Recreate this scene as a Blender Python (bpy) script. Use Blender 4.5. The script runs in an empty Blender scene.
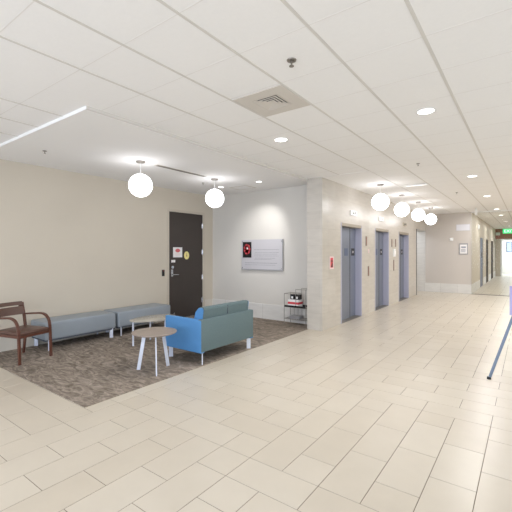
import bpy, bmesh, math, random
from mathutils import Vector, Matrix
random.seed(7)
COL = bpy.context.scene.collection
PI = math.pi

# ------------------------------------------------------------------ materials
def lin(c):
    return tuple(((v/255.0)/12.92 if v/255.0 <= 0.04045 else ((v/255.0+0.055)/1.055)**2.4) for v in c) + (1.0,)
def new_mat(name):
    m = bpy.data.materials.new(name); m.use_nodes = True
    nt = m.node_tree; b = nt.nodes['Principled BSDF']
    return m, nt, b
def mat(name, rgb, rough=0.6, metal=0.0, noise=0.0, nscale=8.0, bump=0.0, spec=0.5):
    m, nt, b = new_mat(name)
    b.inputs['Base Color'].default_value = lin(rgb)
    b.inputs['Roughness'].default_value = rough
    b.inputs['Metallic'].default_value = metal
    b.inputs['Specular IOR Level'].default_value = spec
    if noise > 0 or bump > 0:
        tc = nt.nodes.new('ShaderNodeTexCoord')
        n = nt.nodes.new('ShaderNodeTexNoise'); n.inputs['Scale'].default_value = nscale; n.inputs['Detail'].default_value = 4
        nt.links.new(tc.outputs['Object'], n.inputs['Vector'])
        if noise > 0:
            r = nt.nodes.new('ShaderNodeMix'); r.data_type = 'RGBA'
            a = [max(0, c*(1-noise)) for c in rgb]; d = [min(255, c*(1+noise)) for c in rgb]
            r.inputs['A'].default_value = lin(a); r.inputs['B'].default_value = lin(d)
            nt.links.new(n.outputs['Fac'], r.inputs['Factor']); nt.links.new(r.outputs['Result'], b.inputs['Base Color'])
        if bump > 0:
            bp = nt.nodes.new('ShaderNodeBump'); bp.inputs['Strength'].default_value = bump; bp.inputs['Distance'].default_value = 0.01
            nt.links.new(n.outputs['Fac'], bp.inputs['Height']); nt.links.new(bp.outputs['Normal'], b.inputs['Normal'])
    return m
def emis(name, rgb, strength, base=None):
    m, nt, b = new_mat(name)
    b.inputs['Base Color'].default_value = lin(base or rgb)
    b.inputs['Emission Color'].default_value = lin(rgb)
    b.inputs['Emission Strength'].default_value = strength
    b.inputs['Roughness'].default_value = 0.3
    return m
def tile_wall_mat(name, c1, c2, mortar, bw, rh, rough=0.3, ox=0.0, msize=0.003):
    m, nt, b = new_mat(name)
    tc = nt.nodes.new('ShaderNodeTexCoord'); sp = nt.nodes.new('ShaderNodeSeparateXYZ')
    nt.links.new(tc.outputs['Object'], sp.inputs[0])
    ad = nt.nodes.new('ShaderNodeMath'); ad.operation = 'ADD'
    nt.links.new(sp.outputs['X'], ad.inputs[0]); nt.links.new(sp.outputs['Y'], ad.inputs[1])
    ao = nt.nodes.new('ShaderNodeMath'); ao.operation = 'ADD'; ao.inputs[1].default_value = ox
    nt.links.new(ad.outputs[0], ao.inputs[0])
    cb = nt.nodes.new('ShaderNodeCombineXYZ')
    nt.links.new(ao.outputs[0], cb.inputs['X']); nt.links.new(sp.outputs['Z'], cb.inputs['Y'])
    br = nt.nodes.new('ShaderNodeTexBrick')
    br.inputs['Scale'].default_value = 1.0
    br.inputs['Brick Width'].default_value = bw; br.inputs['Row Height'].default_value = rh
    br.inputs['Mortar Size'].default_value = msize; br.inputs['Mortar Smooth'].default_value = 0.2
    br.inputs['Color1'].default_value = lin(c1); br.inputs['Color2'].default_value = lin(c2); br.inputs['Mortar'].default_value = lin(mortar)
    br.offset = 0.5
    nt.links.new(cb.outputs[0], br.inputs['Vector'])
    n = nt.nodes.new('ShaderNodeTexNoise'); n.inputs['Scale'].default_value = 3.0; n.inputs['Detail'].default_value = 6
    mp = nt.nodes.new('ShaderNodeMapping'); mp.inputs['Scale'].default_value = (1, 1, 5)
    nt.links.new(tc.outputs['Object'], mp.inputs['Vector']); nt.links.new(mp.outputs[0], n.inputs['Vector'])
    ml = nt.nodes.new('ShaderNodeMix'); ml.data_type = 'RGBA'; ml.blend_type = 'MULTIPLY'; ml.inputs['Factor'].default_value = 0.25
    nt.links.new(br.outputs['Color'], ml.inputs['A']); nt.links.new(n.outputs['Fac'], ml.inputs['B'])
    nt.links.new(ml.outputs['Result'], b.inputs['Base Color'])
    b.inputs['Roughness'].default_value = rough
    return m

M = {}
M['paint'] = mat('warm beige wall paint', (208, 199, 184), 0.55, noise=0.015, nscale=1.5, bump=0.02)
M['paint_far'] = mat('light beige wall paint', (204, 197, 190), 0.55, noise=0.015, nscale=1.5)
M['paint_side'] = mat('pale grey beige wall paint', (214, 210, 203), 0.6, noise=0.012, nscale=1.5)
M['stone'] = tile_wall_mat('honed limestone wall tile', (215, 209, 200), (208, 201, 191), (200, 193, 182), 0.70, 0.351, 0.28, ox=0.42)
M['base_tile'] = tile_wall_mat('white base tile', (238, 236, 232), (230, 228, 224), (190, 186, 180), 0.6, 2.0, 0.3)
M['base_beige'] = mat('beige wall base', (214, 208, 197), 0.45)
M['ceil_tile'] = mat('white mineral ceiling tile', (248, 247, 246), 0.9, noise=0.01, nscale=40, bump=0.03, spec=0.1)
M['tee'] = mat('ceiling grid metal', (220, 217, 212), 0.7, spec=0.15)
M['crosstee'] = mat('pale cross tee', (235, 233, 230), 0.75, spec=0.15)
M['gyp'] = mat('white gypsum ceiling', (246, 245, 244), 0.8, spec=0.15)
M['vent_paint'] = mat('vent enamel', (214, 208, 200), 0.5)
M['white'] = mat('white enamel', (238, 238, 238), 0.4)
M['legwhite'] = mat('pale powder coated metal', (222, 227, 240), 0.3, 0.15)
M['chrome'] = mat('brushed chrome', (205, 207, 212), 0.25, 0.9)
M['steel'] = mat('brushed steel elevator door', (136, 143, 158), 0.42, 0.55, noise=0.04, nscale=5)
M['jamb'] = mat('satin steel jamb', (190, 190, 208), 0.4, 0.2)
M['head'] = mat('pale bronze header trim', (160, 150, 134), 0.4, 0.3)
M['dark'] = mat('dark void', (30, 30, 33), 0.7)
M['black'] = mat('black plastic', (22, 22, 24), 0.4)
M['grey_plate'] = mat('grey blue plate', (92, 104, 132), 0.4)
M['door_dark'] = mat('dark espresso door veneer', (62, 54, 50), 0.38, noise=0.08, nscale=3)
M['door_matte'] = mat('dark matte corridor door', (48, 40, 38), 0.85, spec=0.1)
M['frame_beige'] = mat('beige door frame', (202, 193, 178), 0.45)
M['wood'] = mat('dark walnut chair wood', (94, 58, 46), 0.3, noise=0.15, nscale=12)
M['leather'] = mat('dark brown leather', (92, 66, 56), 0.4, noise=0.08, nscale=30, bump=0.1)
M['vinyl'] = mat('grey blue bench vinyl', (148, 157, 166), 0.42, noise=0.02, nscale=6, bump=0.03)
M['seam'] = mat('dark seam', (82, 88, 98), 0.7)
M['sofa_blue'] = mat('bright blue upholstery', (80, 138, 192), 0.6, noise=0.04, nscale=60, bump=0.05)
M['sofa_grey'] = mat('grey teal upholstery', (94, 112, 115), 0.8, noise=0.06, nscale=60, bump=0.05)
M['table_top'] = mat('grey brown laminate', (152, 139, 129), 0.35, noise=0.06, nscale=9)
M['red'] = mat('red print', (214, 72, 80), 0.5)
M['pink'] = mat('pale pink border', (240, 214, 214), 0.5)
M['paper'] = mat('white paper', (240, 238, 238), 0.6)
M['yellow'] = mat('yellow print', (238, 226, 150), 0.5)
M['grey_text'] = mat('grey lettering', (150, 150, 156), 0.5)
M['plaque'] = mat('frosted pale panel', (196, 194, 198), 0.3)
M['plaque_edge'] = mat('panel edge', (158, 157, 160), 0.35)
M['brass'] = mat('rust brown strip', (150, 108, 96), 0.4, 0.2)
M['easel'] = mat('blue grey aluminium', (122, 138, 160), 0.4, 0.4)
M['board'] = mat('lavender board', (170, 166, 205), 0.5)
M['rust'] = mat('rust red wall paint', (176, 118, 104), 0.6)
M['nickel'] = mat('satin nickel', (138, 132, 124), 0.4, 0.6)
M['globe'] = emis('opal glowing glass', (252, 252, 255), 4.4)
M['lamp'] = emis('glowing lamp lens', (255, 252, 246), 5.0)
M['lit_sign'] = emis('lit white indicator', (255, 252, 246), 0.6, (150, 150, 150))
M['exit_green'] = emis('lit green exit face', (70, 215, 130), 0.9)
M['exit_text'] = emis('lit white letters', (235, 255, 240), 1.2)

def carpet_mat():
    m, nt, b = new_mat('swirled brown carpet')
    tc = nt.nodes.new('ShaderNodeTexCoord')
    n1 = nt.nodes.new('ShaderNodeTexNoise'); n1.inputs['Scale'].default_value = 3.4; n1.inputs['Detail'].default_value = 8; n1.inputs['Roughness'].default_value = 0.68; n1.inputs['Distortion'].default_value = 2.2
    mp = nt.nodes.new('ShaderNodeMapping'); mp.inputs['Rotation'].default_value = (0, 0, 0.7); mp.inputs['Scale'].default_value = (1, 2.6, 1)
    nt.links.new(tc.outputs['Object'], mp.inputs[0]); nt.links.new(mp.outputs[0], n1.inputs['Vector'])
    cr = nt.nodes.new('ShaderNodeValToRGB')
    cr.color_ramp.elements[0].position = 0.34; cr.color_ramp.elements[0].color = lin((104, 95, 86))
    cr.color_ramp.elements[1].position = 0.66; cr.color_ramp.elements[1].color = lin((174, 162, 150))
    e = cr.color_ramp.elements.new(0.5); e.color = lin((140, 129, 118))
    nt.links.new(n1.outputs['Fac'], cr.inputs[0]); nt.links.new(cr.outputs[0], b.inputs['Base Color'])
    n2 = nt.nodes.new('ShaderNodeTexNoise'); n2.inputs['Scale'].default_value = 160.0
    nt.links.new(tc.outputs['Object'], n2.inputs['Vector'])
    bp = nt.nodes.new('ShaderNodeBump'); bp.inputs['Strength'].default_value = 0.4; bp.inputs['Distance'].default_value = 0.005
    nt.links.new(n2.outputs['Fac'], bp.inputs['Height']); nt.links.new(bp.outputs[0], b.inputs['Normal'])
    b.inputs['Roughness'].default_value = 0.95; b.inputs['Specular IOR Level'].default_value = 0.1
    return m
M['carpet'] = carpet_mat()

def floor_mat():
    m, nt, b = new_mat('cream porcelain floor tile')
    at = nt.nodes.new('ShaderNodeAttribute'); at.attribute_name = 'tint'
    tc = nt.nodes.new('ShaderNodeTexCoord')
    n = nt.nodes.new('ShaderNodeTexNoise'); n.inputs['Scale'].default_value = 3.5; n.inputs['Detail'].default_value = 6; n.inputs['Roughness'].default_value = 0.6
    nt.links.new(tc.outputs['Object'], n.inputs['Vector'])
    mx = nt.nodes.new('ShaderNodeMix'); mx.data_type = 'RGBA'
    mx.inputs['A'].default_value = lin((202, 192, 176)); mx.inputs['B'].default_value = lin((208, 199, 184))
    nt.links.new(at.outputs['Fac'], mx.inputs['Factor'])
    ml = nt.nodes.new('ShaderNodeMix'); ml.data_type = 'RGBA'; ml.blend_type = 'MULTIPLY'; ml.inputs['Factor'].default_value = 0.12
    nt.links.new(mx.outputs['Result'], ml.inputs['A']); nt.links.new(n.outputs['Fac'], ml.inputs['B'])
    nt.links.new(ml.outputs['Result'], b.inputs['Base Color'])
    b.inputs['Roughness'].default_value = 0.3
    return m
M['floor'] = floor_mat()
M['grout'] = mat('taupe grout', (108, 95, 80), 0.85)

def glass_mat(name, tint=(253, 254, 253), refl=0.06):
    m = bpy.data.materials.new(name); m.use_nodes = True; nt = m.node_tree; nt.nodes.clear()
    o = nt.nodes.new('ShaderNodeOutputMaterial'); t = nt.nodes.new('ShaderNodeBsdfTransparent'); g = nt.nodes.new('ShaderNodeBsdfGlossy')
    t.inputs[0].default_value = lin(tint); g.inputs['Roughness'].default_value = 0.02
    f = nt.nodes.new('ShaderNodeFresnel'); f.inputs[0].default_value = 1.1
    mx = nt.nodes.new('ShaderNodeMixShader')
    nt.links.new(f.outputs[0], mx.inputs[0]); nt.links.new(t.outputs[0], mx.inputs[1]); nt.links.new(g.outputs[0], mx.inputs[2]); nt.links.new(mx.outputs[0], o.inputs[0])
    return m
M['glass'] = glass_mat('clear glass')
def glasstop():
    m, nt, b = new_mat('pale translucent glass top')
    b.inputs['Base Color'].default_value = lin((206, 200, 186)); b.inputs['Roughness'].default_value = 0.12
    b.inputs['Alpha'].default_value = 0.62
    return m
M['glasstop'] = glasstop()

# ------------------------------------------------------------------ mesh helpers
class MB:
    def __init__(s): s.bm = bmesh.new()
    def box(s, x0, x1, y0, y1, z0, z1, bev=0, seg=2, mtx=None):
        r = bmesh.ops.create_cube(s.bm, size=1)
        vs = r['verts']
        for v in vs:
            v.co = Vector(((x0+x1)/2+v.co.x*(x1-x0), (y0+y1)/2+v.co.y*(y1-y0), (z0+z1)/2+v.co.z*(z1-z0)))
        if mtx is not None:
            for v in vs: v.co = mtx @ v.co
        if bev > 0:
            es = list({e for v in vs for e in v.link_edges})
            bmesh.ops.bevel(s.bm, geom=es, offset=bev, segments=seg, profile=0.5, affect='EDGES')
        return s
    def cyl(s, p0, p1, r0, r1=None, n=20):
        p0 = Vector(p0); p1 = Vector(p1); r1 = r0 if r1 is None else r1
        d = p1-p0; L = d.length
        q = Vector((0, 0, 1)).rotation_difference(d.normalized()).to_matrix().to_4x4()
        r = bmesh.ops.create_cone(s.bm, cap_ends=True, segments=n, radius1=r0, radius2=r1, depth=L, matrix=Matrix.Translation((p0+p1)/2) @ q)
        return s
    def sphere(s, c, r, n=32, m=20, sz=1.0):
        bmesh.ops.create_uvsphere(s.bm, u_segments=n, v_segments=m, radius=r, matrix=Matrix.Translation(c) @ Matrix.Diagonal((1, 1, sz, 1)))
        return s
    def lathe(s, prof, n=40, c=(0, 0, 0)):
        rings = []
        for r, z in prof:
            if r < 1e-6: rings.append([s.bm.verts.new((c[0], c[1], c[2]+z))])
            else: rings.append([s.bm.verts.new((c[0]+r*math.cos(2*PI*i/n), c[1]+r*math.sin(2*PI*i/n), c[2]+z)) for i in range(n)])
        for a, b in zip(rings, rings[1:]):
            for i in range(n):
                j = (i+1) % n
                if len(a) == 1 and len(b) == 1: continue
                if len(a) == 1: s.bm.faces.new((a[0], b[j], b[i]))
                elif len(b) == 1: s.bm.faces.new((a[i], a[j], b[0]))
                else: s.bm.faces.new((a[i], a[j], b[j], b[i]))
        return s
    def sweep(s, pts, side, w, t):
        """rectangular section swept along pts; side = fixed sideways unit vector, w = width along side, t = thickness"""
        pts = [Vector(p) for p in pts]; side = Vector(side).normalized(); rings = []
        for i, p in enumerate(pts):
            d = (pts[min(i+1, len(pts)-1)]-pts[max(i-1, 0)]).normalized()
            nrm = d.cross(side).normalized()
            ww = w(i/(len(pts)-1)) if callable(w) else w; tt = t(i/(len(pts)-1)) if callable(t) else t
            rings.append([s.bm.verts.new(p+side*a*ww/2+nrm*b*tt/2) for a, b in ((-1, -1), (1, -1), (1, 1), (-1, 1))])
        for a, b in zip(rings, rings[1:]):
            for i in range(4):
                j = (i+1) % 4; s.bm.faces.new((a[i], a[j], b[j], b[i]))
        s.bm.faces.new(rings[0][::-1]); s.bm.faces.new(rings[-1])
        return s
    def tube(s, pts, r, n=8):
        for a, b in zip(pts, pts[1:]): s.cyl(a, b, r, n=n)
        for p in pts[1:-1]: s.sphere(p, r, 8, 6)
        return s
    def prism(s, poly, axis, a0, a1):
        """poly: 2D outline in the plane normal to axis ('x' -> (y,z), 'y' -> (x,z), 'z' -> (x,y))"""
        def P(u, v, a):
            return {'x': (a, u, v), 'y': (u, a, v), 'z': (u, v, a)}[axis]
        A = [s.bm.verts.new(P(u, v, a0)) for u, v in poly]; B = [s.bm.verts.new(P(u, v, a1)) for u, v in poly]
        n = len(poly)
        s.bm.faces.new(A); s.bm.faces.new(B[::-1])
        for i in range(n):
            j = (i+1) % n; s.bm.faces.new((A[j], A[i], B[i], B[j]))
        return s
    def build(s, name, m, parent=None, smooth=False, loc=None):
        bmesh.ops.recalc_face_normals(s.bm, faces=s.bm.faces)
        me = bpy.data.meshes.new(name)
        if smooth:
            for f in s.bm.faces: f.smooth = True
            for e in s.bm.edges:
                if len(e.link_faces) == 2 and e.calc_face_angle(0) > 0.7: e.smooth = False
        s.bm.to_mesh(me); s.bm.free()
        me.materials.append(M[m] if isinstance(m, str) else m)
        o = bpy.data.objects.new(name, me); COL.objects.link(o)
        if parent: o.parent = parent
        if loc: o.location = loc
        return o
def B(*a, **k): return MB().box(*a, **k)
def tag(o, label=None, cat=None, group=None, kind=None):
    if label: o['label'] = label
    if cat: o['category'] = cat
    if group: o['group'] = group
    if kind: o['kind'] = kind
    return o
def struct(o, label=None):
    o['kind'] = 'structure'
    if label: o['label'] = label
    return o
def empty(name, loc=(0, 0, 0), rz=0):
    o = bpy.data.objects.new(name, None); COL.objects.link(o); o.location = loc; o.rotation_euler = (0, 0, rz); o.empty_display_size = 0.1
    return o
def children(o): return [c for c in bpy.data.objects if c.parent == o]
def copy_tree(o, parent=None):
    c = o.copy(); COL.objects.link(c); c.parent = parent
    for ch in children(o): copy_tree(ch, c)
    return c
def text(name, s, size, m, parent, loc, rot, depth=0.001):
    cu = bpy.data.curves.new(name, 'FONT'); cu.body = s; cu.size = size; cu.extrude = depth; cu.align_x = 'CENTER'; cu.align_y = 'CENTER'
    t = bpy.data.objects.new('tmp', cu); COL.objects.link(t)
    bpy.context.view_layer.update()
    me = bpy.data.meshes.new_from_object(t.evaluated_get(bpy.context.evaluated_depsgraph_get()))
    bpy.data.objects.remove(t); me.name = name
    me.materials.clear(); me.materials.append(M[m])
    o = bpy.data.objects.new(name, me); COL.objects.link(o); o.parent = parent; o.location = loc; o.rotation_euler = rot
    return o

H = 3.158          # grid ceiling
HA = 3.122         # alcove gypsum ceiling
XL, XE, XC = -6.86, -3.39, -3.74     # left wall, elevator wall, alcove edge
YA, YB, YC = 2.02, 7.31, 6.87        # carpet edge, alcove back wall, column face
YF, XK, YE = 16.35, -1.76, 29.5      # far beige wall, corridor wall, corridor end
XR, YR = 3.0, -4.5                   # right side, rear

# ------------------------------------------------------------------ floor
def make_floor():
    bm = bmesh.new(); lay = bm.faces.layers.float.new('tint')
    x0, y0, tx, ty, N = -3.54, 2.302, 0.2965, 0.289, 6
    g = 0.003
    X0, X1, Y0, Y1 = -7.1, 3.2, -4.8, 34.0
    def tile(a, b, c, d):
        a = max(a, X0); b = min(b, X1); c = max(c, Y0); d = min(d, Y1)
        if b-a < 0.02 or d-c < 0.02: return
        # leave out tiles wholly under the carpet or behind the lift wall
        if a > XL-0.3 and b < -3.8 and c > YA+0.02 and d < YB: return
        if b < -4.2 and c > YB+0.3: return
        vs = [bm.verts.new(p) for p in ((a+g, c+g, 0), (b-g, c+g, 0), (b-g, d-g, 0), (a+g, d-g, 0))]
        lo = [bm.verts.new(p) for p in ((a+g/2, c+g/2, -0.003), (b-g/2, c+g/2, -0.003), (b-g/2, d-g/2, -0.003), (a+g/2, d-g/2, -0.003))]
        t = random.random()
        f = bm.faces.new(vs); f[lay] = t
        for i in range(4):
            j = (i+1) % 4; q = bm.faces.new((lo[i], lo[j], vs[j], vs[i])); q[lay] = t
    for bi in range(-3, 5):
        for bj in range(-5, 19):
            bx, by = x0+bi*N*tx, y0+bj*N*ty
            vert = (bi+bj) % 2 == 1
            if vert:
                for c in range(N):
                    js = [0]+[k for k in range(1, N) if (k % 2) == (c % 2)]+[N]
                    js = sorted(set(js))
                    for p, q in zip(js, js[1:]): tile(bx+c*tx, bx+(c+1)*tx, by+p*ty, by+q*ty)
            else:
                for r in range(N):
                    js = sorted(set([0]+[k for k in range(1, N) if (k % 2) == ((r+1) % 2)]+[N]))
                    for p, q in zip(js, js[1:]): tile(bx+p*tx, bx+q*tx, by+r*ty, by+(r+1)*ty)
    me = bpy.data.meshes.new('floor'); bm.to_mesh(me); bm.free(); me.materials.append(M['floor'])
    o = bpy.data.objects.new('floor', me); COL.objects.link(o); struct(o, 'cream porcelain floor tiles laid in alternating blocks')
    gr = B(X0, X1, Y0, Y1, -0.12, -0.0018).build('grout_bed', 'grout', o)
make_floor()
# block test: block (0,0) [x -3.54.., y 2.30..] is laid across; (1,0) along y
cp = B(XL, XC+0.03, YA, YB, 0.0, 0.006).build('floor_carpet', 'carpet'); struct(cp, 'swirled grey brown carpet in the seating alcove')

# ------------------------------------------------------------------ ceiling
def make_ceiling():
    TX, TY = 0.607, 0.607
    gx0, gy0 = -0.597, 1.612      # a grid crossing
    X0, X1, Y0, Y1 = -7.1, 3.2, -4.8, 34.0
    o = empty('ceiling'); struct(o, 'white lay-in tile ceiling with pale metal grid')
    # slab with the alcove left out
    m = MB()
    vx, vy, r_ = -2.105, 3.13, 0.16
    m.box(XC, vx-r_, Y0, Y1, H, H+0.2); m.box(vx+r_, X1, Y0, Y1, H, H+0.2); m.box(vx-r_, vx+r_, Y0, vy-r_, H, H+0.2); m.box(vx-r_, vx+r_, vy+r_, Y1, H, H+0.2); m.box(X0, XC, Y0, YA+0.05, H, H+0.2)
    m.build('ceiling_tiles', 'ceil_tile', o)
    t = MB(); t2 = MB()
    xs = [gx0+TX*k for k in range(-11, 7)]
    for x in xs:
        if x > X1 or x < X0 or XC-0.05 < x < XC+0.3: continue
        y1 = YA+0.05 if x < XC-0.05 else (YC if x < -2.5 else Y1)
        t.box(x-0.012, x+0.012, Y0, y1, H-0.003, H+0.01)
    yv = [gy0+TY*k for k in range(-11, 54)]
    for y in yv:
        if y > Y1: continue
        xa = X0 if y < YA else (XC if y < YC else -2.42)
        t2.box(xa, X1, y-0.004, y+0.004, H-0.0008, H+0.01)
    t.build('ceiling_grid', 'tee', o); t2.build('cross_tees', 'crosstee', o)
    g = B(XE-0.02, -2.42, YC, YF, H-0.006, H+0.02).build('soffit_band', 'gyp', o)
    a = empty('ceiling'); struct(a, 'smooth white ceiling over the seating alcove')
    B(X0, XC, YA+0.05, YB+0.1, HA, HA+0.24).build('gypsum_slab', 'gyp', a)
    B(XC-0.001, XC+0.012, YA+0.03, YC, HA, H+0.02).build('edge_trim', 'tee', a)
    B(X0, XC, YA+0.03, YA+0.051, HA, H+0.02).build('edge_trim', 'gyp', a)
make_ceiling()

# ------------------------------------------------------------------ walls
def wall_with_holes_x(name, x0, x1, y0, y1, z1, holes, m):
    """wall slab thickness x0..x1, running along y; holes = [(ya,yb,ztop)]"""
    w = MB(); y = y0
    for a, b, zt in sorted(holes):
        w.box(x0, x1, y, a, 0, z1); w.box(x0, x1, a, b, zt, z1); y = b
    if y < y1-1e-4: w.box(x0, x1, y, y1, 0, z1)
    return w.build(name, m)
HT = H+0.15
DL0, DL1, DLT = 5.79, 6.94, 2.60
wl = wall_with_holes_x('wall_left', XL-0.2, XL, YR-0.2, YB+0.2, HT, [(DL0, DL1, DLT)], 'paint'); struct(wl, 'warm beige painted wall behind the benches')
wb = B(XL-0.2, XC, YB, YB+0.2, 0, HT).build('wall_back', 'paint_side'); struct(wb, 'pale grey alcove back wall carrying the display panel')
LIFTS = [(7.80, 9.10, 2.285), (10.10, 11.35, 2.285), (12.42, 13.66, 2.285)]
P4 = (14.76, YF, 2.49)
we = wall_with_holes_x('wall_elevator', XC, XE, YC, YF, HT, LIFTS+[P4], 'stone'); struct(we, 'limestone tiled elevator wall with a squared end')
B(XL, XC, YB-0.02, YB, 0, 0.36, bev=0.004, seg=1).build('baseboard_back', 'base_tile')['kind'] = 'structure'
bl = MB(); bl.box(XL, XL+0.012, YR, DL0-0.06, 0, 0.36); bl.box(XL, XL+0.012, DL1+0.06, YB-0.02, 0, 0.36)
bl.build('baseboard_left', 'base_beige')['kind'] = 'structure'
wf = B(-6.0, XK, YF, YF+0.25, 0, HT).build('wall_far', 'paint_far'); struct(wf, 'beige wall across the end of the elevator lobby')
B(-5.9, XK+0.001, YF-0.015, YF, 0, 0.36).build('baseboard_far', 'base_tile')['kind'] = 'structure'
# side hall behind the passage opening: closes the view
ws = MB(); ws.box(-5.2, -5.0, 14.4, YF, 0, HT); ws.box(-5.0, XC, 14.4, 14.55, 0, HT)
struct(ws.build('wall_passage', 'paint_side'))
struct(B(-5.2, XC, 14.4, YF, 2.75, 2.9).build('ceiling', 'gyp'), 'low ceiling of the side passage')
# corridor
CD = [(19.5, 20.95, 2.3), (22.5, 23.8, 2.3), (25.7, 27.3, 2.3)]
wc = wall_with_holes_x('wall_corridor', XK-0.2, XK, YF+0.25, YE, HT, CD, 'paint'); struct(wc, 'beige corridor wall with a row of doorways')
cb = MB(); y = YF+0.0
for a, b, zt in CD: cb.box(XK, XK+0.012, y, a-0.06, 0, 0.36); y = b+0.06
cb.box(XK, XK+0.012, y, YE, 0, 0.36)
cb.build('baseboard_corridor', 'base_tile')['kind'] = 'structure'
# end wall with bright doorway
EX = -1.42
wn = MB(); wn.box(XK-0.2, EX, YE, YE+0.2, 0, HT); wn.box(EX, 0.1, YE, YE+0.2, 2.43, HT); wn.box(0.1, XR+0.2, YE, YE+0.2, 0, HT)
struct(wn.build('wall_end', 'paint'))
rp = B(XK, 1.4, YE-0.02, YE, 2.5, H-0.004).build('trim_1', 'rust'); struct(rp, 'rust red band across the top of the corridor end wall')
fr = MB(); fr.box(EX-0.06, EX, YE-0.03, YE+0.2, 0, 2.49); fr.box(0.1, 0.16, YE-0.03, YE+0.2, 0, 2.49); fr.box(EX, 0.1, YE-0.03, YE+0.2, 2.43, 2.49)
struct(fr.build('trim_2', 'white'), 'white frame of the doorway at the corridor end')
er = MB(); er.box(-3, -2.8, YE+0.2, 34, 0, HT); er.box(3, 3.2, YE+0.2, 34, 0, HT); er.box(-3, 3, 33.8, 34, 0, HT)
struct(er.build('wall_room', 'paint_side'), 'pale walls of the bright room past the corridor end')
# right and rear sides, glazed
def glazed(name, n, along, fixed, a0, a1, step):
    w = empty('window_%d' % n); struct(w, name)
    f = MB(); z0, z1 = 0.0, 2.95
    def bx(u0, u1, za, zb, t=0.05):
        if along == 'x': f.box(u0, u1, fixed-t, fixed+t, za, zb)
        else: f.box(fixed-t, fixed+t, u0, u1, za, zb)
    k = int(round((a1-a0)/step)); st = (a1-a0)/k
    for i in range(k+1): bx(a0+i*st-0.03, a0+i*st+0.03, 0.0, z1)
    bx(a0, a1, 0, 0.12); bx(a0, a1, z1-0.08, z1); bx(a0, a1, 2.2, 2.26, 0.04)
    f.build('window_frame', 'white', w)
    g = MB()
    if along == 'x': g.box(a0, a1, fixed-0.006, fixed+0.006, 0.12, z1-0.08)
    else: g.box(fixed-0.006, fixed+0.006, a0, a1, 0.12, z1-0.08)
    g.build('pane', 'glass', w)
glazed('tall glazed rear wall of the lobby', 1, 'x', YR, XL, XR, 1.5)
struct(B(XL-0.2, XR+0.2, YR-0.1, YR+0.1, 2.95, HT).build('wall_rear', 'paint'))
glazed('tall glazed right wall of the lobby', 2, 'y', XR, YR, 8.0, 1.6)
rw = MB(); rw.box(XR-0.1, XR+0.1, YR, 8.0, 2.95, HT); rw.box(XR-0.1, XR+0.1, 8.0, YE, 0, HT)
struct(rw.build('wall_right', 'paint'))

# ------------------------------------------------------------------ elevators
def lift(n, y0, y1, zt, label, seam_at, plates, right_only=False):
    r = empty('door_%d' % n, (XE, (y0+y1)/2, 0)); struct(r, label)
    c = (y0+y1)/2; a, b = y0-c, y1-c; s = seam_at-c
    xd = -0.14
    B(xd-0.03, xd, a, s-0.004, 0.01, zt-0.06).build('door_panel', 'steel', r)
    B(xd-0.05, xd-0.018, s-0.004, b, 0.01, zt-0.06).build('door_panel', 'steel', r)
    B(xd-0.03, xd+0.003, s-0.022, s+0.004, 0.01, zt-0.06).build('seam', 'black', r)
    j = MB(); j.box(xd-0.03, 0.006, b-0.035, b+0.0, 0, zt); j.build('jamb', 'jamb', r)
    j = MB(); j.box(xd-0.03, 0.006, a, a+0.035, 0, zt); j.build('jamb', 'jamb', r)
    B(xd-0.03, 0.008, a+0.035, b-0.035, zt-0.07, zt).build('header', 'head', r)
    B(xd-0.05, 0.0, a+0.035, b-0.035, -0.001, 0.008).build('sill', 'nickel', r)
    for (py, m, dx) in plates:
        p = B(dx, dx+0.004, py-c-0.10, py-c+0.10, 1.53, 1.71).build('floor_plate', m, r)
        if m == 'black':
            q = MB(); q.box(dx+0.004, dx+0.0045, py-c-0.05, py-c+0.05, 1.612, 1.63); q.box(dx+0.004, dx+0.0045, py-c-0.016, py-c+0.016, 1.59, 1.652)
            q.build('floor_symbol', 'paper', p)
    # shaft liner behind the doors so nothing shows through
    B(-0.345, -0.3, a, b, 0, zt).build('shaft_liner', 'dark', r)
lift(1, *LIFTS[0], 'nearest brushed steel elevator doors', 8.676, [(8.43, 'grey_plate', -0.14), (8.90, 'black', -0.158)])
lift(2, *LIFTS[1], 'middle brushed steel elevator doors', 10.87, [(10.61, 'grey_plate', -0.14), (11.12, 'black', -0.158)])
lift(3, *LIFTS[2], 'farthest brushed steel elevator doors', 13.15, [(12.9, 'grey_plate', -0.14), (13.37, 'black', -0.158)])
# passage opening frame
pf = MB(); pf.box(XC, XE+0.01, P4[0], P4[0]+0.04, 0, P4[2]); struct(pf.build('trim_3', 'black'), 'thin dark edge of the opening past the last elevator')
struct(B(-4.9, XE-0.01, YF-0.014, YF-0.001, 0.36, 2.75).build('trim_4', 'base_tile'), 'white tile panel added to paint the wall brighter through the opening past the last elevator')  # white panel puts the brighter light on this wall into its colour
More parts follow.
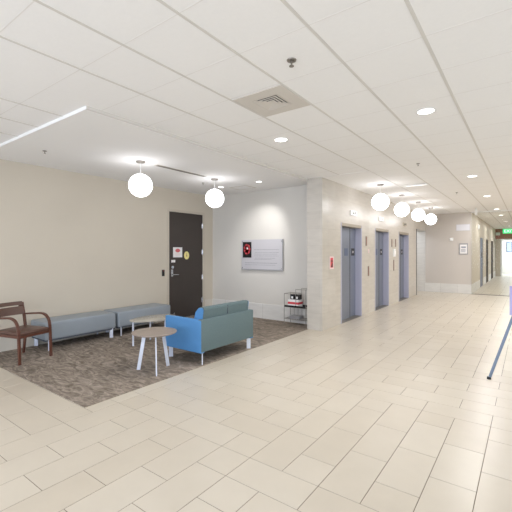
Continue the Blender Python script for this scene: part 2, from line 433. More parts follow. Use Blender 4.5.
# corridor doors
for i, (a, b, zt) in enumerate(CD):
    r = empty('door_%d' % (5+i), (XK, (a+b)/2, 0)); struct(r, ['pale glazed door nearest along the corridor', 'dark door halfway along the corridor', 'dark door farthest along the corridor'][i])
    c = (a+b)/2
    f = MB(); f.box(-0.2, 0.012, a-c-0.05, a-c+0.02, 0, zt+0.05); f.box(-0.2, 0.012, b-c-0.02, b-c+0.05, 0, zt+0.05); f.box(-0.2, 0.012, a-c+0.02, b-c-0.02, zt-0.02, zt+0.05)
    f.build('door_frame', 'frame_beige', r)
    B(-0.06, -0.012, a-c+0.02, b-c-0.02, 0, zt-0.02).build('door_leaf', 'grey_plate' if i == 0 else 'door_matte', r)
    MB().cyl((-0.012, b-c-0.15, 1.05), (0.05, b-c-0.15, 1.05), 0.014, n=10).cyl((0.045, b-c-0.15, 1.05), (0.045, b-c-0.28, 1.05), 0.012, n=10).build('door_handle', 'chrome', r, True)
    if i == 0: B(-0.012, -0.005, 0.1, 0.5, 1.35, 1.6).build('door_sign', 'black', r)

# ------------------------------------------------------------------ alcove door
r = empty('door_4', (XL, (DL0+DL1)/2, 0)); struct(r, 'dark brown door in the left wall'); c = (DL0+DL1)/2
f = MB(); f.box(-0.15, 0.014, DL0-c-0.05, DL0-c+0.01, 0, DLT+0.05); f.box(-0.15, 0.014, DL1-c-0.01, DL1-c+0.05, 0, DLT+0.05); f.box(-0.15, 0.014, DL0-c+0.01, DL1-c-0.01, DLT-0.01, DLT+0.05)
f.build('door_frame', 'frame_beige', r)
B(-0.055, -0.008, DL0-c+0.012, DL1-c-0.012, 0.012, DLT-0.012, bev=0.002, seg=1).build('door_leaf', 'door_dark', r)
B(-0.1, 0.01, DL0-c+0.012, DL1-c-0.012, 0.006, 0.012).build('threshold', 'chrome', r)
hz = [2.298, 1.62, 0.968, 0.368]
for z in hz:
    MB().cyl((0.0, DL1-c-0.012, z-0.06), (0.0, DL1-c-0.012, z+0.06), 0.011, n=12).box(-0.008, -0.004, DL1-c-0.05, DL1-c-0.012, z-0.06, z+0.06).build('hinge', 'chrome', r, True)
lk = MB(); lk.cyl((-0.008, 5.90-c, 1.255), (0.02, 5.90-c, 1.255), 0.035); lk.box(0.02, 0.032, 5.895-c, 5.905-c, 1.235, 1.275); lk.box(-0.008, 0.002, 5.87-c, 5.93-c, 1.03, 1.2, bev=0.004)
lk.build('deadbolt', 'chrome', r, True)
hd = MB(); hd.cyl((0.002, 5.90-c, 1.08), (0.06, 5.90-c, 1.08), 0.012); hd.cyl((0.055, 5.895-c, 1.08), (0.052, 6.06-c, 1.072), 0.011, 0.009); hd.sphere((0.055, 5.9-c, 1.08), 0.014)
hd.build('door_handle', 'chrome', r, True)
B(-0.008, -0.004, 5.88-c, 6.0-c, 1.368, 1.43).build('room_label', 'paper', r)
nt_ = B(-0.008, -0.005, 5.935-c, 6.225-c, 1.49, 1.735).build('notice', 'paper', r); nt_['label'] = 'white paper notice with red heading'
nr = MB(); nr.cyl((-0.005, 0, 1.655), (-0.0045, 0, 1.655), 0.045, n=24)
for v in nr.bm.verts: v.co.y = v.co.y*1.7+6.08-c
nr.build('red_mark', mat('faded red print', (214, 104, 112), 0.5), nt_)
ng = MB(); ng.box(-0.005, -0.0046, 6.0-c, 6.16-c, 1.565, 1.58); ng.box(-0.005, -0.0046, 6.01-c, 6.15-c, 1.535, 1.545); ng.build('print_line', 'pink', nt_)
ov = MB(); ov.cyl((-0.008, 0, 0), (-0.004, 0, 0), 0.1, n=28)
for v in ov.bm.verts: v.co.y = v.co.y*0.85+6.37-c; v.co.z += 1.535
ov = ov.build('round_sticker', 'yellow', r); ov['label'] = 'yellow round sticker'
mk = MB(); mk.box(-0.004, -0.0035, 6.36-c, 6.38-c, 1.505, 1.55); mk.cyl((-0.004, 6.37-c, 1.57), (-0.0035, 6.37-c, 1.57), 0.011, n=14); mk.build('sticker_symbol', 'brass', ov)
st = MB(); st.cyl((-0.008, 5.94-c, 0.14), (0.03, 5.94-c, 0.14), 0.02); st.cyl((0.03, 5.94-c, 0.17), (0.03, 5.94-c, 0.03), 0.01); st.build('door_stop', 'chrome', r, True)
kr = empty('card_reader', (XL-0.002, 5.625, 1.13)); tag(kr, 'small black card reader on the wall left of the dark door', 'card reader')
B(0, 0.02, -0.035, 0.035, -0.075, 0.075, bev=0.005).build('housing', 'black', kr)
MB().cyl((0.02, 0, 0.05), (0.022, 0, 0.05), 0.008, n=12).build('indicator', 'red', kr)

# ------------------------------------------------------------------ donor panel on back wall
dp = empty('information_board', (-5.21, YB-0.003, 1.18)); tag(dp, 'frosted rectangular display panel with a dark red photo on the alcove back wall', 'wall panel')
B(-0.62, 0.62, -0.035, -0.02, 0, 0.745, bev=0.002, seg=1).build('panel', 'plaque', dp)
e = MB(); e.box(0.60, 0.625, -0.045, -0.035, 0, 0.745); e.box(-0.62, 0.6, -0.04, -0.035, 0, 0.02); e.build('edge_strip', 'plaque_edge', dp)
for sx in (-0.58, 0.58):
    for sz in (0.05, 0.695): MB().cyl((sx, 0, sz), (sx, -0.045, sz), 0.012, n=14).build('standoff', 'chrome', dp, True)
ph = B(-0.575, -0.305, -0.041, -0.035, 0.30, 0.69).build('photo', 'black', dp); ph['label'] = 'dark photo of a round red shape'
fl = MB()
for k in range(7):
    an = k*2*PI/7; fl.cyl((-0.44+0.055*math.cos(an), -0.042, 0.51+0.075*math.sin(an)), (-0.44+0.055*math.cos(an), -0.041, 0.51+0.075*math.sin(an)), 0.055, n=16)
fl.build('red_shape', 'red', ph)
MB().cyl((-0.43, -0.0435, 0.53), (-0.43, -0.042, 0.53), 0.026, n=16).build('pale_core', 'pink', ph)
tl = MB()
for k, (a, b, z, h) in enumerate([(-0.22, 0.5, 0.49, 0.012), (-0.2, 0.5, 0.425, 0.009), (-0.22, 0.45, 0.385, 0.009), (-0.22, 0.5, 0.34, 0.009), (-0.2, 0.4, 0.285, 0.009), (-0.22, 0.3, 0.255, 0.009), (-0.5, 0.45, 0.165, 0.014), (-0.5, 0.4, 0.12, 0.008)]):
    x = a
    while x < b:
        w = random.uniform(0.03, 0.09); tl.box(x, min(b, x+w), -0.0365, -0.035, z, z+h); x += w+0.015
tl.build('lettering', 'grey_text', dp)

# ------------------------------------------------------------------ elevator wall fittings
def wall_item(name, y, z, label, cat, group=None):
    o = empty(name, (XE-0.002, y, z)); return tag(o, label, cat, group)
s = wall_item('wall_sign', 7.315, 1.39, 'small red sign with pale border on the limestone column', 'sign')
B(0, 0.006, -0.10, 0.10, -0.135, 0.135, bev=0.01, seg=2).build('plate', 'pink', s)
B(0.006, 0.008, -0.062, 0.062, -0.105, 0.105).build('red_field', 'red', s)
q = MB(); q.box(0.008, 0.0095, -0.05, 0.05, 0.04, 0.055); q.box(0.008, 0.0095, -0.055, 0.055, 0.015, 0.028)
for k in range(4): q.box(0.008, 0.0095, -0.05+0.022*k, 0.05, -0.09+0.022*k, -0.072+0.022*k)
q.build('pictogram', 'black', s)
for i, (y, z) in enumerate([(8.52, 2.55), (10.6, 2.56), (13.1, 2.56)]):
    s = wall_item('hall_lantern', y, z, ['lit white direction lantern above the nearest elevator', 'lit white direction lantern above the middle elevator', 'dim direction lantern above the farthest elevator'][i], 'indicator light', 'lanterns above the elevators')
    B(0, 0.03, -0.20, 0.20, -0.06, 0.06, bev=0.006).build('housing', 'white' if i < 2 else 'frame_beige', s)
    l = B(0.03, 0.034, -0.16, 0.16, -0.04, 0.04).build('lens', 'lit_sign' if i < 2 else 'head', s)
    a = MB()
    if i != 1: a.prism([(-0.06, 0.025), (-0.12, -0.022), (0.0, -0.022)], 'x', 0.034, 0.037); a.prism([(0.06, -0.022), (0.12, 0.025), (0.0, 0.025)], 'x', 0.034, 0.037)
    else: a.prism([(0.06, -0.025), (0.1, 0.02), (0.02, 0.02)], 'x', 0.034, 0.037)
    a.build('arrow', 'red' if i == 1 else 'black', l)
def strip(y, z0, z1, label, w=0.05):
    s = wall_item('wall_strip', y, (z0+z1)/2, label, 'wall plate'); h = (z1-z0)/2
    B(0, 0.008, -w, w, -h, h, bev=0.003, seg=1).build('plate', 'nickel', s)
    B(0.008, 0.011, -w*0.55, w*0.55, -h*0.85, h*0.85).build('face', 'brass', s)
    return s
strip(9.42, 1.78, 2.03, 'upper brown plate between the nearest and middle elevators')
strip(9.58, 0.985, 1.25, 'lower brown plate between the nearest and middle elevators')
strip(11.66, 1.775, 2.02, 'left upper brown plate beside the white box between elevators')
strip(12.06, 1.78, 2.03, 'right upper brown plate beside the white box between elevators')
strip(11.86, 1.03, 1.38, 'tall brown plate under the white box between elevators')
s = wall_item('fire_strobe', 11.86, 1.595, 'white box with clear lens between the middle and farthest elevators', 'alarm')
B(0, 0.045, -0.10, 0.10, -0.12, 0.12, bev=0.01).build('housing', 'white', s)
B(0.045, 0.06, -0.05, 0.05, -0.05, 0.05, bev=0.008).build('lens', 'lit_sign', s)
s = wall_item('call_button', 9.6, 1.645, 'small pink lit button plate between the nearest and middle elevators', 'button')
B(0, 0.008, -0.035, 0.035, -0.05, 0.05, bev=0.003, seg=1).build('plate', 'pink', s)
MB().cyl((0.008, 0, 0), (0.014, 0, 0), 0.018, n=16).build('button', 'paper', s)
# far wall items
s = empty('notice_frame', (-2.02, YF+0.001, 1.74)); tag(s, 'small white framed notice on the far beige wall', 'notice')
B(-0.15, 0.15, -0.02, 0, -0.22, 0.22, bev=0.004, seg=1).build('frame', 'plaque_edge', s)
pp = B(-0.12, 0.12, -0.023, -0.02, -0.18, 0.17).build('paper', 'paper', s)
q = MB(); q.box(-0.08, 0.08, -0.025, -0.023, 0.05, 0.09)
for k in range(4): q.box(-0.09, 0.07, -0.025, -0.023, -0.12+0.035*k, -0.108+0.035*k)
q.build('print_line', 'grey_plate', pp)
s = empty('pale_rectangle', (-2.04, YF, 2.575)); tag(s, 'pale blank rectangle high on the far beige wall above the notice', 'plaque')
B(-0.24, 0.24, -0.012, 0, -0.13, 0.13, bev=0.003, seg=1).build('plate', 'plaque', s)  # flat pale rectangle set against the far wall
B(-0.225, 0.225, -0.014, -0.012, -0.115, 0.115).build('face', mat('pale rectangle face', (222, 222, 228), 0.4), s)
s = empty('fire_strobe', (-2.44, YF+0.002, 2.12)); tag(s, 'small white alarm strobe in the middle of the far beige wall', 'alarm')
B(-0.06, 0.06, -0.03, 0, -0.06, 0.06, bev=0.008).build('housing', 'white', s); B(-0.03, 0.03, -0.045, -0.03, -0.03, 0.03, bev=0.005).build('lens', 'lit_sign', s)
s = empty('fire_strobe', (XK-0.002, 18.7, 2.71)); tag(s, 'white alarm strobe high on the corridor wall before the doorways', 'alarm')
B(0, 0.05, -0.12, 0.12, -0.1, 0.1, bev=0.01).build('housing', 'white', s); B(0.05, 0.065, -0.05, 0.05, -0.05, 0.05, bev=0.008).build('lens', 'lit_sign', s)
s = empty('ceiling_sensor', (-1.46, 14.9, H)); tag(s, 'small white cylinder hanging from the ceiling at the corridor mouth', 'sensor')
MB().cyl((0, 0, 0), (0, 0, -0.05), 0.02, n=14).build('stem', 'white', s, True)
MB().cyl((0, 0, -0.05), (0, 0, -0.26), 0.038, 0.034, n=18).build('housing', 'white', s, True)
# exit sign
s = empty('exit_sign', (-1.0, YE-0.35, 2.98)); tag(s, 'green lit exit sign hanging at the corridor end', 'exit sign')
B(-0.34, 0.34, -0.03, 0.03, -0.15, 0.15, bev=0.01).build('housing', 'exit_green', s)
text('lettering', 'EXIT', 0.26, 'exit_text', s, (0, -0.033, 0), (PI/2, 0, 0))
MB().cyl((0, 0, 0.15), (0, 0, H-2.98), 0.015, n=10).build('stem', 'white', s)
s = empty('emergency_light', (-1.62, YE-0.02, 2.85)); tag(s, 'small white emergency light box beside the exit sign', 'emergency light')
B(-0.12, 0.12, -0.06, 0, -0.12, 0.08, bev=0.01).build('housing', 'white', s)
for sx in (-0.07, 0.07): MB().cyl((sx, -0.06, 0.0), (sx, -0.09, -0.01), 0.035, n=14).build('lamp_head', 'white', s, True)
s = empty('picture_frame', (-1.15, 33.8, 2.0)); tag(s, 'small blue framed picture in the bright room past the corridor', 'picture')
B(-0.17, 0.17, -0.03, 0, -0.38, 0.38).build('frame', 'grey_plate', s); B(-0.13, 0.13, -0.035, -0.03, -0.34, 0.34).build('print', mat('pale blue print', (176, 196, 222), 0.5), s)
# frameless glass partition
s = empty('window_3', (0, YF-0.03, 0)); struct(s, 'frameless glass partition across the corridor mouth')
B(XK+0.01, XR, -0.006, 0.006, 0.02, H-0.03).build('pane', 'glass', s)
B(XK+0.01, XR, -0.02, 0.02, 0, 0.02).build('floor_channel', 'nickel', s)
B(XK+0.01, XR, -0.02, 0.02, H-0.03, H-0.004).build('head_channel', 'white', s)

# ------------------------------------------------------------------ ceiling fittings
def globe_pendant():
    o = empty('globe_pendant')
    MB().lathe([(0, 0), (0.075, 0), (0.075, -0.018), (0.06, -0.026), (0, -0.026)], 28).build('canopy', 'nickel', o, True)
    MB().cyl((0, 0, -0.02), (0, 0, -0.23), 0.004, n=10).build('rod', 'white', o, True)
    MB().sphere((0, 0, -0.40), 0.191, 40, 24).build('globe', 'globe', o, True)
    return o
gp = globe_pendant()
spots = [(-5.16, 3.765, HA, 'glowing white globe pendant in the alcove, left one'), (-5.175, 5.575, HA, 'glowing white globe pendant in the alcove, nearer the back wall'),
         (-2.69, 8.38, H-0.006, 'glowing white globe pendant nearest in the row along the elevators'), (-2.72, 10.25, H-0.006, 'glowing white globe pendant second in the row along the elevators'),
         (-2.70, 12.0, H-0.006, 'glowing white globe pendant third in the row along the elevators'), (-2.71, 13.85, H-0.006, 'glowing white globe pendant farthest in the row along the elevators')]
for i, (x, y, z, l) in enumerate(spots):
    o = gp if i == 0 else copy_tree(gp); o.location = (x, y, z)
    tag(o, l, 'pendant light', 'globe pendants in the alcove' if i < 2 else 'globe pendants along the elevators')

def downlight(r=0.085):
    o = empty('recessed_downlight')
    MB().lathe([(r+0.018, 0.0), (r+0.02, -0.006), (r, -0.008), (r-0.004, 0.0)], 32).build('trim_ring', 'white', o, True)
    MB().lathe([(0, -0.003), (r-0.003, -0.003), (r-0.003, 0.0), (0, 0.0)], 28).build('lens', 'lamp', o, True)
    return o
dl = downlight()
ds = [(-0.895, 4.33, H, 'round recessed downlight nearest over the walkway'), (-2.715, 4.25, H, 'round recessed downlight past the square vent'),
      (-0.905, 8.59, H, 'round recessed downlight second over the walkway'), (-0.905, 11.9, H, 'round recessed downlight third over the walkway'),
      (-0.905, 15.7, H, 'round recessed downlight fourth over the walkway, at the corridor mouth'), (-0.905, 18.4, H, 'round recessed downlight inside the corridor, nearest'),
      (-0.905, 22.4, H, 'round recessed downlight inside the corridor, middle'), (-0.905, 26.4, H, 'round recessed downlight inside the corridor, farthest'),
      (-4.62, 6.35, HA, 'small recessed downlight washing the alcove back wall'), (-5.70, 6.35, HA, 'small recessed downlight behind the farther alcove globe'),
      (-4.0, -0.6, H, ''), (-1.5, -0.8, H, ''), (1.0, 4.3, H, ''), (1.0, 8.6, H, ''), (1.0, 0.7, H, '')]
def lamp(name, kind, loc, energy, size=0.15, color=(1, 0.985, 0.98), rot=(0, 0, 0), **k):
    l = bpy.data.lights.new(name, kind); l.energy = energy; l.color = color
    if kind == 'AREA':
        l.shape = k.get('shape', 'DISK'); l.size = size
        if 'size_y' in k: l.size_y = k['size_y']
        if 'spread' in k: l.spread = k['spread']
    if kind == 'SPOT': l.spot_size = k['spot']; l.spot_blend = k.get('blend', 0.5); l.shadow_soft_size = size
    o = bpy.data.objects.new(name, l); COL.objects.link(o); o.location = loc; o.rotation_euler = rot
    return o
for i, (x, y, z, l) in enumerate(ds):
    if i >= 12: continue
    l = l or ['added unseen fill downlight above the floor before the alcove', 'added unseen fill downlight over the walkway before the first visible one'][i-10]  # two extra out-of-view fixtures, added to brighten the near floor
    o = dl if i == 0 else copy_tree(dl); o.location = (x, y, z)
    tag(o, l, 'recessed light', 'recessed downlights')
    if i in (8, 9): o.scale = (0.75, 0.75, 1)
for i, (x, y, z, l) in enumerate(ds):
    if i == 8: lamp('wall_wash_lamp', 'SPOT', (x, y+0.0, z-0.02), 85, 0.05, rot=(math.radians(44), 0, math.radians(32)), spot=math.radians(70), blend=0.9)
    elif i == 9: lamp('downlight_lamp', 'SPOT', (x, y, z-0.02), 15, 0.05, spot=math.radians(90))
    elif i < 8: lamp('downlight_lamp', 'AREA', (x, y, z-0.012), [26, 30, 26, 30, 30, 22, 18, 18][i], 0.16)
    elif i < 12: lamp('downlight_lamp', 'AREA', (x, y, z-0.012), 24, 0.16)  # fill light for the two added out-of-view fixtures

def vent(o):
    F = MB(); g = 0.15
    F.box(-0.285, 0.285, -0.285, -g, -0.006, 0.002); F.box(-0.285, 0.285, g, 0.285, -0.006, 0.002); F.box(-0.285, -g, -g, g, -0.006, 0.002); F.box(g, 0.285, -g, g, -0.006, 0.002)
    F.build('face_plate', 'vent_paint', o)
    T = MB(); h = 0.14
    T.box(-g-0.005, g+0.005, -g-0.005, g+0.005, h, h+0.005); T.box(-g-0.005, -g, -g, g, 0.003, h); T.box(g, g+0.005, -g, g, 0.003, h); T.box(-g, g, -g-0.005, -g, 0.003, h); T.box(-g, g, g, g+0.005, 0.003, h)
    T.build('throat', 'dark', o)
    for k in range(4):
        a = 0.146-k*0.034; c = a-0.030; q = MB(); z0, z1, t = -0.006, 0.004, 0.006
        for s_ in range(4):
            m_ = Matrix.Rotation(s_*PI/2, 4, 'Z')
            P = [m_ @ Vector(p) for p in ((-a, a, z0), (a, a, z0), (c, c, z1), (-c, c, z1))]; Q = [p+Vector((0, 0, t)) for p in P]
            A = [q.bm.verts.new(p) for p in P]; C = [q.bm.verts.new(p) for p in Q]
            q.bm.faces.new(A); q.bm.faces.new(C[::-1])
            for i in range(4):
                j = (i+1) % 4; q.bm.faces.new((A[j], A[i], C[i], C[j]))
        bmesh.ops.remove_doubles(q.bm, verts=q.bm.verts, dist=1e-5)
        q.build('louvre', 'vent_paint', o)
    B(-0.02, 0.02, -0.02, 0.02, 0.0, 0.012).build('centre_plate', 'vent_paint', o)
v = empty('ceiling_vent', (-2.105, 3.13, H-0.004)); tag(v, 'square ceiling vent with dark nested louvres in the tile grid', 'vent'); vent(v)
v = empty('ceiling_vent', (-5.35, 6.72, HA)); tag(v, 'flush pale square vent in the alcove ceiling by the back wall', 'vent')
B(-0.25, 0.25, -0.2, 0.2, -0.006, 0).build('face_plate', 'vent_paint', v); B(-0.21, 0.21, -0.16, 0.16, -0.009, -0.006).build('louvre', 'gyp', v)
v = empty('slot_diffuser', (-5.145, 4.68, HA)); tag(v, 'long narrow slot diffuser in the alcove ceiling between the globes', 'vent')
v.location.x = -5.14
B(-0.05, 0.05, -0.60, 0.60, -0.006, 0).build('frame', 'vent_paint', v); B(-0.034, 0.034, -0.58, 0.58, -0.0075, -0.006).build('slot', 'nickel', v)
v.location = (-5.16, 4.68, HA)
v = empty('slot_light', (-2.06, 8.96, H-0.003)); tag(v, 'short bright linear light in the ceiling near the first elevator globe', 'ceiling light')
B(-0.24, 0.24, -0.075, 0.075, -0.012, 0).build('frame', 'white', v); B(-0.22, 0.22, -0.055, 0.055, -0.015, -0.012).build('lens', 'lit_sign', v)
def sprinkler(o):
    MB().lathe([(0, 0), (0.04, 0), (0.036, -0.01), (0.015, -0.014), (0, -0.014)], 24).build('escutcheon', 'nickel', o, True)
    MB().cyl((0, 0, -0.01), (0, 0, -0.05), 0.007, n=10).cyl((0, 0, -0.05), (0, 0, -0.054), 0.02, n=14).build('head', 'nickel', o, True)
sp0 = empty('sprinkler'); sprinkler(sp0)
for i, (x, y, z, l) in enumerate([(-1.523, 2.54, H+0.002, 'dark metal sprinkler head in the tile beside the square vent'), (-1.537, 6.82, H, 'sprinkler head farther along the tile ceiling'),
                                  (-5.77, 2.53, HA, 'sprinkler head in the alcove ceiling near the left wall'), (-5.68, 5.75, HA, 'sprinkler head in the alcove ceiling beside the farther globe'), (-1.48, 10.73, H, 'sprinkler head beyond the elevator globes')]):
    o = sp0 if i == 0 else copy_tree(sp0); o.location = (x, y, z); tag(o, l, 'sprinkler', 'ceiling sprinklers'); o.scale = (1, 1, 1) if i == 0 else (0.75, 0.75, 0.75)

# ------------------------------------------------------------------ chair
def arc(p0, p1, p2, n=8):
    p0, p1, p2 = map(Vector, (p0, p1, p2))
    return [(1-t)**2*p0+2*(1-t)*t*p1+t*t*p2 for t in [i/n for i in range(n+1)]]
Z0 = 0.006
ch = empty('armchair', (-6.165, 2.385, Z0), math.radians(14.9)); tag(ch, 'dark brown wooden armchair with curved arms beside the benches', 'chair')
sd = MB(); sd.box(-0.25, 0.27, -0.235, 0.235, 0.40, 0.455, bev=0.02, seg=3); sd.build('seat', 'leather', ch, True)
sf = MB(); sf.box(-0.26, 0.26, -0.24, -0.215, 0.365, 0.405); sf.box(-0.26, 0.26, 0.215, 0.24, 0.365, 0.405); sf.box(0.235, 0.26, -0.215, 0.215, 0.365, 0.405); sf.box(-0.26, -0.235, -0.215, 0.215, 0.365, 0.405)
sf.build('seat_frame', 'wood', ch)
for sy in (-1, 1):
    Y = 0.252*sy
    pts = [Vector((0.285, Y, 0.0)), Vector((0.275, Y, 0.25)), Vector((0.265, Y, 0.44))]+arc((0.262, Y, 0.46), (0.25, Y, 0.655), (0.06, Y, 0.655), 10)+[Vector((-0.1, Y, 0.642)), Vector((-0.285, Y, 0.625))]
    MB().sweep(pts, (0, 1, 0), 0.036, 0.026).build('arm', 'wood', ch, False)
    MB().sweep([(-0.30, Y*0.93, 0.0), (-0.27, Y*0.93, 0.22), (-0.255, Y*0.93, 0.42), (-0.29, Y*0.93, 0.62), (-0.335, Y*0.93, 0.81)], (0, 1, 0), 0.03, lambda t: 0.028+0.012*math.sin(PI*t)).build('leg', 'wood', ch)
bk = MB()
n = 12
def bx_(y, z): return -0.29-(z-0.62)*0.24-0.035*(1-(y/0.23)**2)
def panel(z0, z1):
    for i in range(n):
        ya = -0.225+0.45*i/n; yb = -0.225+0.45*(i+1)/n
        P = [(bx_(ya, z0)+0.018, ya, z0), (bx_(yb, z0)+0.018, yb, z0), (bx_(yb, z1)+0.018, yb, z1), (bx_(ya, z1)+0.018, ya, z1)]
        Q = [(p[0]-0.032, p[1], p[2]) for p in P]
        A = [bk.bm.verts.new(p) for p in P]; C = [bk.bm.verts.new(p) for p in Q]
        bk.bm.faces.new(A); bk.bm.faces.new(C[::-1])
        for k in range(4):
            j = (k+1) % 4; bk.bm.faces.new((A[j], A[k], C[k], C[j]))
panel(0.625, 0.748); panel(0.768, 0.825)
q = bk
bmesh.ops.remove_doubles(q.bm, verts=q.bm.verts, dist=1e-5)
q.build('backrest', 'leather', ch)
B(-0.36, -0.33, -0.22, -0.19, 0.74, 0.775).build('back_spacer', 'wood', ch); B(-0.36, -0.33, 0.19, 0.22, 0.74, 0.775).build('back_spacer', 'wood', ch)

# ------------------------------------------------------------------ benches
def bench():
    o = empty('upholstered_bench'); L = 0.64
    B(-0.27, 0.27, -L, L, 0.17, 0.46, bev=0.028, seg=4).build('seat', 'vinyl', o, True)
    B(-0.255, 0.255, -L+0.015, L-0.015, 0.15, 0.175).build('base_rail', 'seam', o)
    for sx in (-1, 1):
        for sy in (-1, 1):
            q = MB(); q.box(-0.03, 0.03, -0.007, 0.007, 0, 0.17, mtx=Matrix.Translation((sx*0.24, sy*(L-0.08), 0)) @ Matrix.Rotation(math.atan2(sy, sx), 4, 'Z')); q.build('leg', 'legwhite', o)
    return o
b1 = bench(); b1.location = (-6.565, 3.405, Z0); tag(b1, 'grey blue upholstered bench beside the brown armchair', 'bench', 'benches along the left wall')
b2 = copy_tree(b1); b2.location = (-6.565, 4.735, Z0); tag(b2, 'grey blue upholstered bench nearer the dark door', 'bench')

# ------------------------------------------------------------------ tables
def leg_flat(o, top, foot, w, m='legwhite'):
    top = Vector(top); foot = Vector(foot)
    rad = Vector((foot.x, foot.y, 0)).normalized(); side = Vector((-rad.y, rad.x, 0))
    MB().sweep([foot, top], rad, w, 0.014).build('leg', m, o)
t1 = empty('side_table', (-4.105, 3.22, Z0)); tag(t1, 'round grey brown side table on splayed white legs beside the blue sofa', 'table')
MB().lathe([(0, 0.505), (0.27, 0.505), (0.292, 0.512), (0.30, 0.522), (0.297, 0.531), (0, 0.532)], 56).build('tabletop', 'table_top', t1, True)
MB().lathe([(0, 0.49), (0.13, 0.49), (0.13, 0.505), (0, 0.505)], 32).build('mounting_plate', 'nickel', t1, True)
for f_ in [(-4.295, 3.10), (-3.90, 3.09), (-4.11, 3.46)]:
    fx, fy = f_[0]+4.105, f_[1]-3.22
    leg_flat(t1, (fx*0.62, fy*0.62, 0.5), (fx, fy, 0.0), 0.048)
t2 = empty('side_table', (-5.38, 4.20, Z0)); tag(t2, 'low glass topped side table on white legs in front of the bench', 'table')
el = MB(); el.lathe([(0, 0.427), (0.335, 0.427), (0.345, 0.433), (0.335, 0.44), (0, 0.44)], 56)
for v_ in el.bm.verts: v_.co.y *= 1.32; v_.co.x *= 0.85
el.build('tabletop', 'glasstop', t2, True)
for fx, fy in [(-0.075, -0.37), (-0.02, 0.36), (-0.22, 0.1), (0.2, 0.1)]:
    MB().cyl((fx, fy, 0.0), (fx, fy, 0.427), 0.016, n=14).cyl((fx, fy, 0.418), (fx, fy, 0.427), 0.035, n=16).build('leg', 'legwhite', t2, True)

# ------------------------------------------------------------------ sofa
sx0, sx1, sy0, sy1 = -4.49, -3.715, 3.725, 4.955
sc = ((sx0+sx1)/2, (sy0+sy1)/2)
so = empty('sofa', (sc[0], sc[1], Z0)); tag(so, 'small two tone blue and grey sofa facing the left wall', 'sofa')
W, D = (sy1-sy0)/2, (sx1-sx0)/2
for sg in (-1, 1):
    a, b = sorted((sg*W, sg*(W-0.075)))
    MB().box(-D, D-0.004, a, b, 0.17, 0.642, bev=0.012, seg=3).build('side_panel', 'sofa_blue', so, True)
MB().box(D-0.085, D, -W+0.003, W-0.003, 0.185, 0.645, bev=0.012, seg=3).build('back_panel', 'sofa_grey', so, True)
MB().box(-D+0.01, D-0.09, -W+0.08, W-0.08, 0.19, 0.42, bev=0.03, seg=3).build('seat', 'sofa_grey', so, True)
bc = MB(); bc.prism([(D-0.30, 0.42), (D-0.09, 0.42), (D-0.05, 0.655), (D-0.035, 0.79), (D-0.06, 0.81), (D-0.13, 0.81), (D-0.20, 0.74)], 'y', -W+0.085, W-0.085)
bmesh.ops.bevel(bc.bm, geom=list(bc.bm.edges), offset=0.012, segments=2, affect='EDGES')
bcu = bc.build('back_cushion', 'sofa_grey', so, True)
for sg in (-1, 1):
    a, b = sorted((sg*(W-0.086), sg*(W-0.079)))
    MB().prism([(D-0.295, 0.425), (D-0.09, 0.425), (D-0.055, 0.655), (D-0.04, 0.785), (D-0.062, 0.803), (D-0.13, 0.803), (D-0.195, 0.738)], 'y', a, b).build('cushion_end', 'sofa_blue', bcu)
B(D-0.06, D-0.035, -0.004, 0.004, 0.66, 0.795).build('seam', 'seam', bcu)
for sgx in (-1, 1):
    for sgy in (-1, 1):
        x = sgx*(D-0.05); y = sgy*(W-0.07)
        MB().box(-0.032, 0.032, -0.007, 0.007, 0, 0.2, mtx=Matrix.Translation((x, y, 0)) @ Matrix.Rotation(math.atan2(sgy, sgx), 4, 'Z')).build('leg', 'legwhite', so)

# ------------------------------------------------------------------ magazine rack
rk = empty('wire_rack', (-4.07, 7.09, Z0)); tag(rk, 'low wire rack with two shelves at the foot of the back wall', 'rack')
w = MB()
for x in (-0.29, 0.25):
    for y in (-0.13, 0.13): MB().cyl((x, y, 0), (x, y, 0.70 if x < 0 else 0.80), 0.006, n=8).build('post', 'nickel', rk, True)
for z in (0.14, 0.40):
    q = MB()
    for y in (-0.13, 0.13): q.cyl((-0.29, y, z), (0.25, y, z), 0.006, n=8)
    for x in (-0.29, 0.25): q.cyl((x, -0.13, z), (x, 0.13, z), 0.006, n=8)
    for k in range(1, 12): q.cyl((-0.29+0.045*k, -0.13, z), (-0.29+0.045*k, 0.13, z), 0.003, n=6)
    q.build('shelf', 'nickel', rk, True)
q = MB(); q.box(-0.29, 0.25, 0.1, 0.13, 0.395, 0.44); q.box(-0.29, 0.25, -0.135, -0.13, 0.395, 0.44); q.build('shelf_lip', 'black', rk)
q = MB()
for y in (-0.13, 0.13):
    q.cyl((-0.29, y, 0.69), (0.0, y, 0.69), 0.005, n=8); q.cyl((0.0, y, 0.40), (0.0, y, 0.80), 0.005, n=8); q.cyl((0.0, y, 0.80), (0.25, y, 0.80), 0.005, n=8)
for k in range(1, 6): q.cyl((-0.29+0.1*k, 0.13, 0.14), (-0.29+0.1*k, 0.13, 0.40), 0.004, n=6)
q.cyl((-0.29, -0.13, 0.69), (-0.29, 0.13, 0.69), 0.005, n=8); q.cyl((0.25, -0.13, 0.8), (0.25, 0.13, 0.8), 0.005, n=8)
q.build('rail', 'nickel', rk, True)
cx = empty('carton', (-4.14, 7.08, Z0+0.406)); tag(cx, 'white carton with a red band on the wire rack shelf', 'box')
B(-0.14, 0.12, -0.1, 0.1, 0, 0.16, bev=0.004, seg=1).build('carton_body', 'paper', cx)
B(-0.141, 0.121, -0.101, 0.101, 0.06, 0.11).build('red_band', 'red', cx)
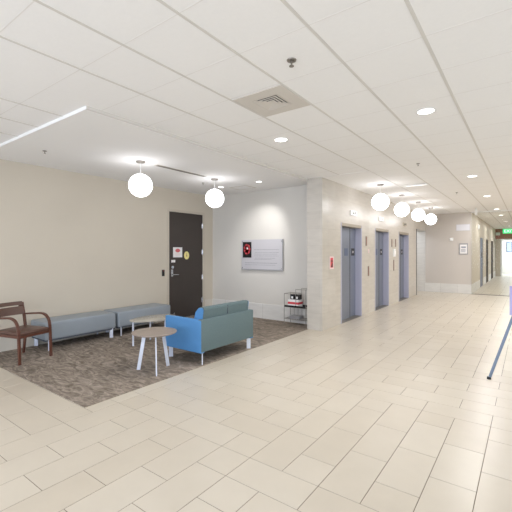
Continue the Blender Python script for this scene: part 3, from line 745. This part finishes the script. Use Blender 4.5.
for i, (x, l) in enumerate([(-4.19, 'black case with white label on the carton, left one'), (-4.07, 'black case with white label on the carton, by the column')]):
    o = empty('storage_case', (x, 7.08, Z0+0.566)); tag(o, l, 'case', 'black cases on the carton')
    B(-0.048, 0.048, -0.07, 0.07, 0, 0.11, bev=0.008).build('case_body', 'black', o); B(-0.02, 0.025, -0.0715, -0.07, 0.02, 0.07).build('case_label', 'paper', o)
o = empty('magazine_stack', (-4.12, 7.09, Z0+0.146)); tag(o, 'low stack of grey magazines on the bottom rack shelf', 'magazines')
q = MB()
for k in range(5): q.box(-0.13+0.006*(k % 2), 0.12, -0.1, 0.09+0.005*(k % 3), 0.012*k, 0.012*k+0.011)
q.build('magazines', 'plaque_edge', o)

# ------------------------------------------------------------------ easel and board at the right edge
ez = empty('display_easel', (0.13, 5.56, 0)); tag(ez, 'blue grey metal easel at the right edge of the walkway', 'easel')
def eleg(a, b): MB().cyl(a, b, 0.017, n=12).build('leg', 'easel', ez, True)
eleg((-0.53, -0.02, 0), (-0.02, 0.10, 1.66)); eleg((0.53, -0.02, 0), (0.02, 0.10, 1.66)); eleg((0, 0.65, 0), (0, 0.12, 1.66))
for x, y in ((-0.53, -0.02), (0.53, -0.02), (0, 0.65)): MB().cyl((x, y, 0), (x, y, 0.03), 0.026, 0.022, n=14).build('rubber_foot', 'black', ez, True)
MB().box(-0.05, 0.05, 0.07, 0.15, 1.62, 1.72, bev=0.01).build('head_block', 'easel', ez)
MB().cyl((-0.275, 0.035, 0.83), (0.275, 0.035, 0.83), 0.012, n=10).box(-0.25, 0.25, -0.04, 0.03, 0.82, 0.832).build('ledge', 'easel', ez)
bd = empty('display_board', (0.13, 5.555, 0.836)); tag(bd, 'lavender display board resting on the easel', 'sign board'); bd.rotation_euler = (math.radians(-7), 0, 0)
B(-0.315, 0.315, -0.012, 0.012, 0, 0.36, bev=0.003, seg=1).build('board', 'board', bd)

# ------------------------------------------------------------------ lights
W_ = bpy.data.worlds.new('World'); bpy.context.scene.world = W_; W_.use_nodes = True
bg = W_.node_tree.nodes['Background']; bg.inputs[0].default_value = (0.88, 0.95, 1.0, 1); bg.inputs[1].default_value = 1.1
# daylight through the rear and right glazing
lamp('rear_daylight', 'AREA', (-2.0, YR-0.3, 1.5), 310, 9.5, color=(0.72, 0.79, 1.0), rot=(PI/2, 0, 0), shape='RECTANGLE', size_y=2.8)
lamp('right_daylight', 'AREA', (XR+0.3, 1.8, 1.5), 25, 12.0, color=(1.0, 0.94, 0.97), rot=(PI/2, 0, PI/2), shape='RECTANGLE', size_y=2.8)
lamp('end_room_lamp', 'AREA', (0, 31.8, H-0.02), 230, 1.5, color=(0.78, 0.89, 1.0))
lamp('passage_lamp', 'AREA', (-4.3, 15.5, 2.7), 14, 0.5, color=(0.85, 0.9, 1.0))
for y in (20, 25): lamp('corridor_lamp', 'AREA', (0.6, y, H-0.02), 42, 0.6)
for y, en in ((9.5, 40), (13.0, 80)): lamp('lobby_fill', 'AREA', (1.3, y, H-0.02), en, 0.6)  # unseen fill lights without fixtures, added to lift the lobby and far wall

# ------------------------------------------------------------------ camera
cam = bpy.data.cameras.new('camera'); co = bpy.data.objects.new('camera', cam); COL.objects.link(co)
F, VX, HY = 368.0, 528.0, 252.0
th = math.atan((VX-256)/F)
co.location = (0, 0, 1.62); co.rotation_euler = (PI/2, 0, th)
cam.sensor_width = 36; cam.lens = F/512*36; cam.shift_y = (HY-256)/512.0
cam.clip_start = 0.05; cam.clip_end = 200
bpy.context.scene.camera = co
vs = bpy.context.scene.view_settings
vs.view_transform = 'Standard'; vs.look = 'None'; vs.exposure = 0.18; vs.gamma = 1.0; vs.use_curve_mapping = False
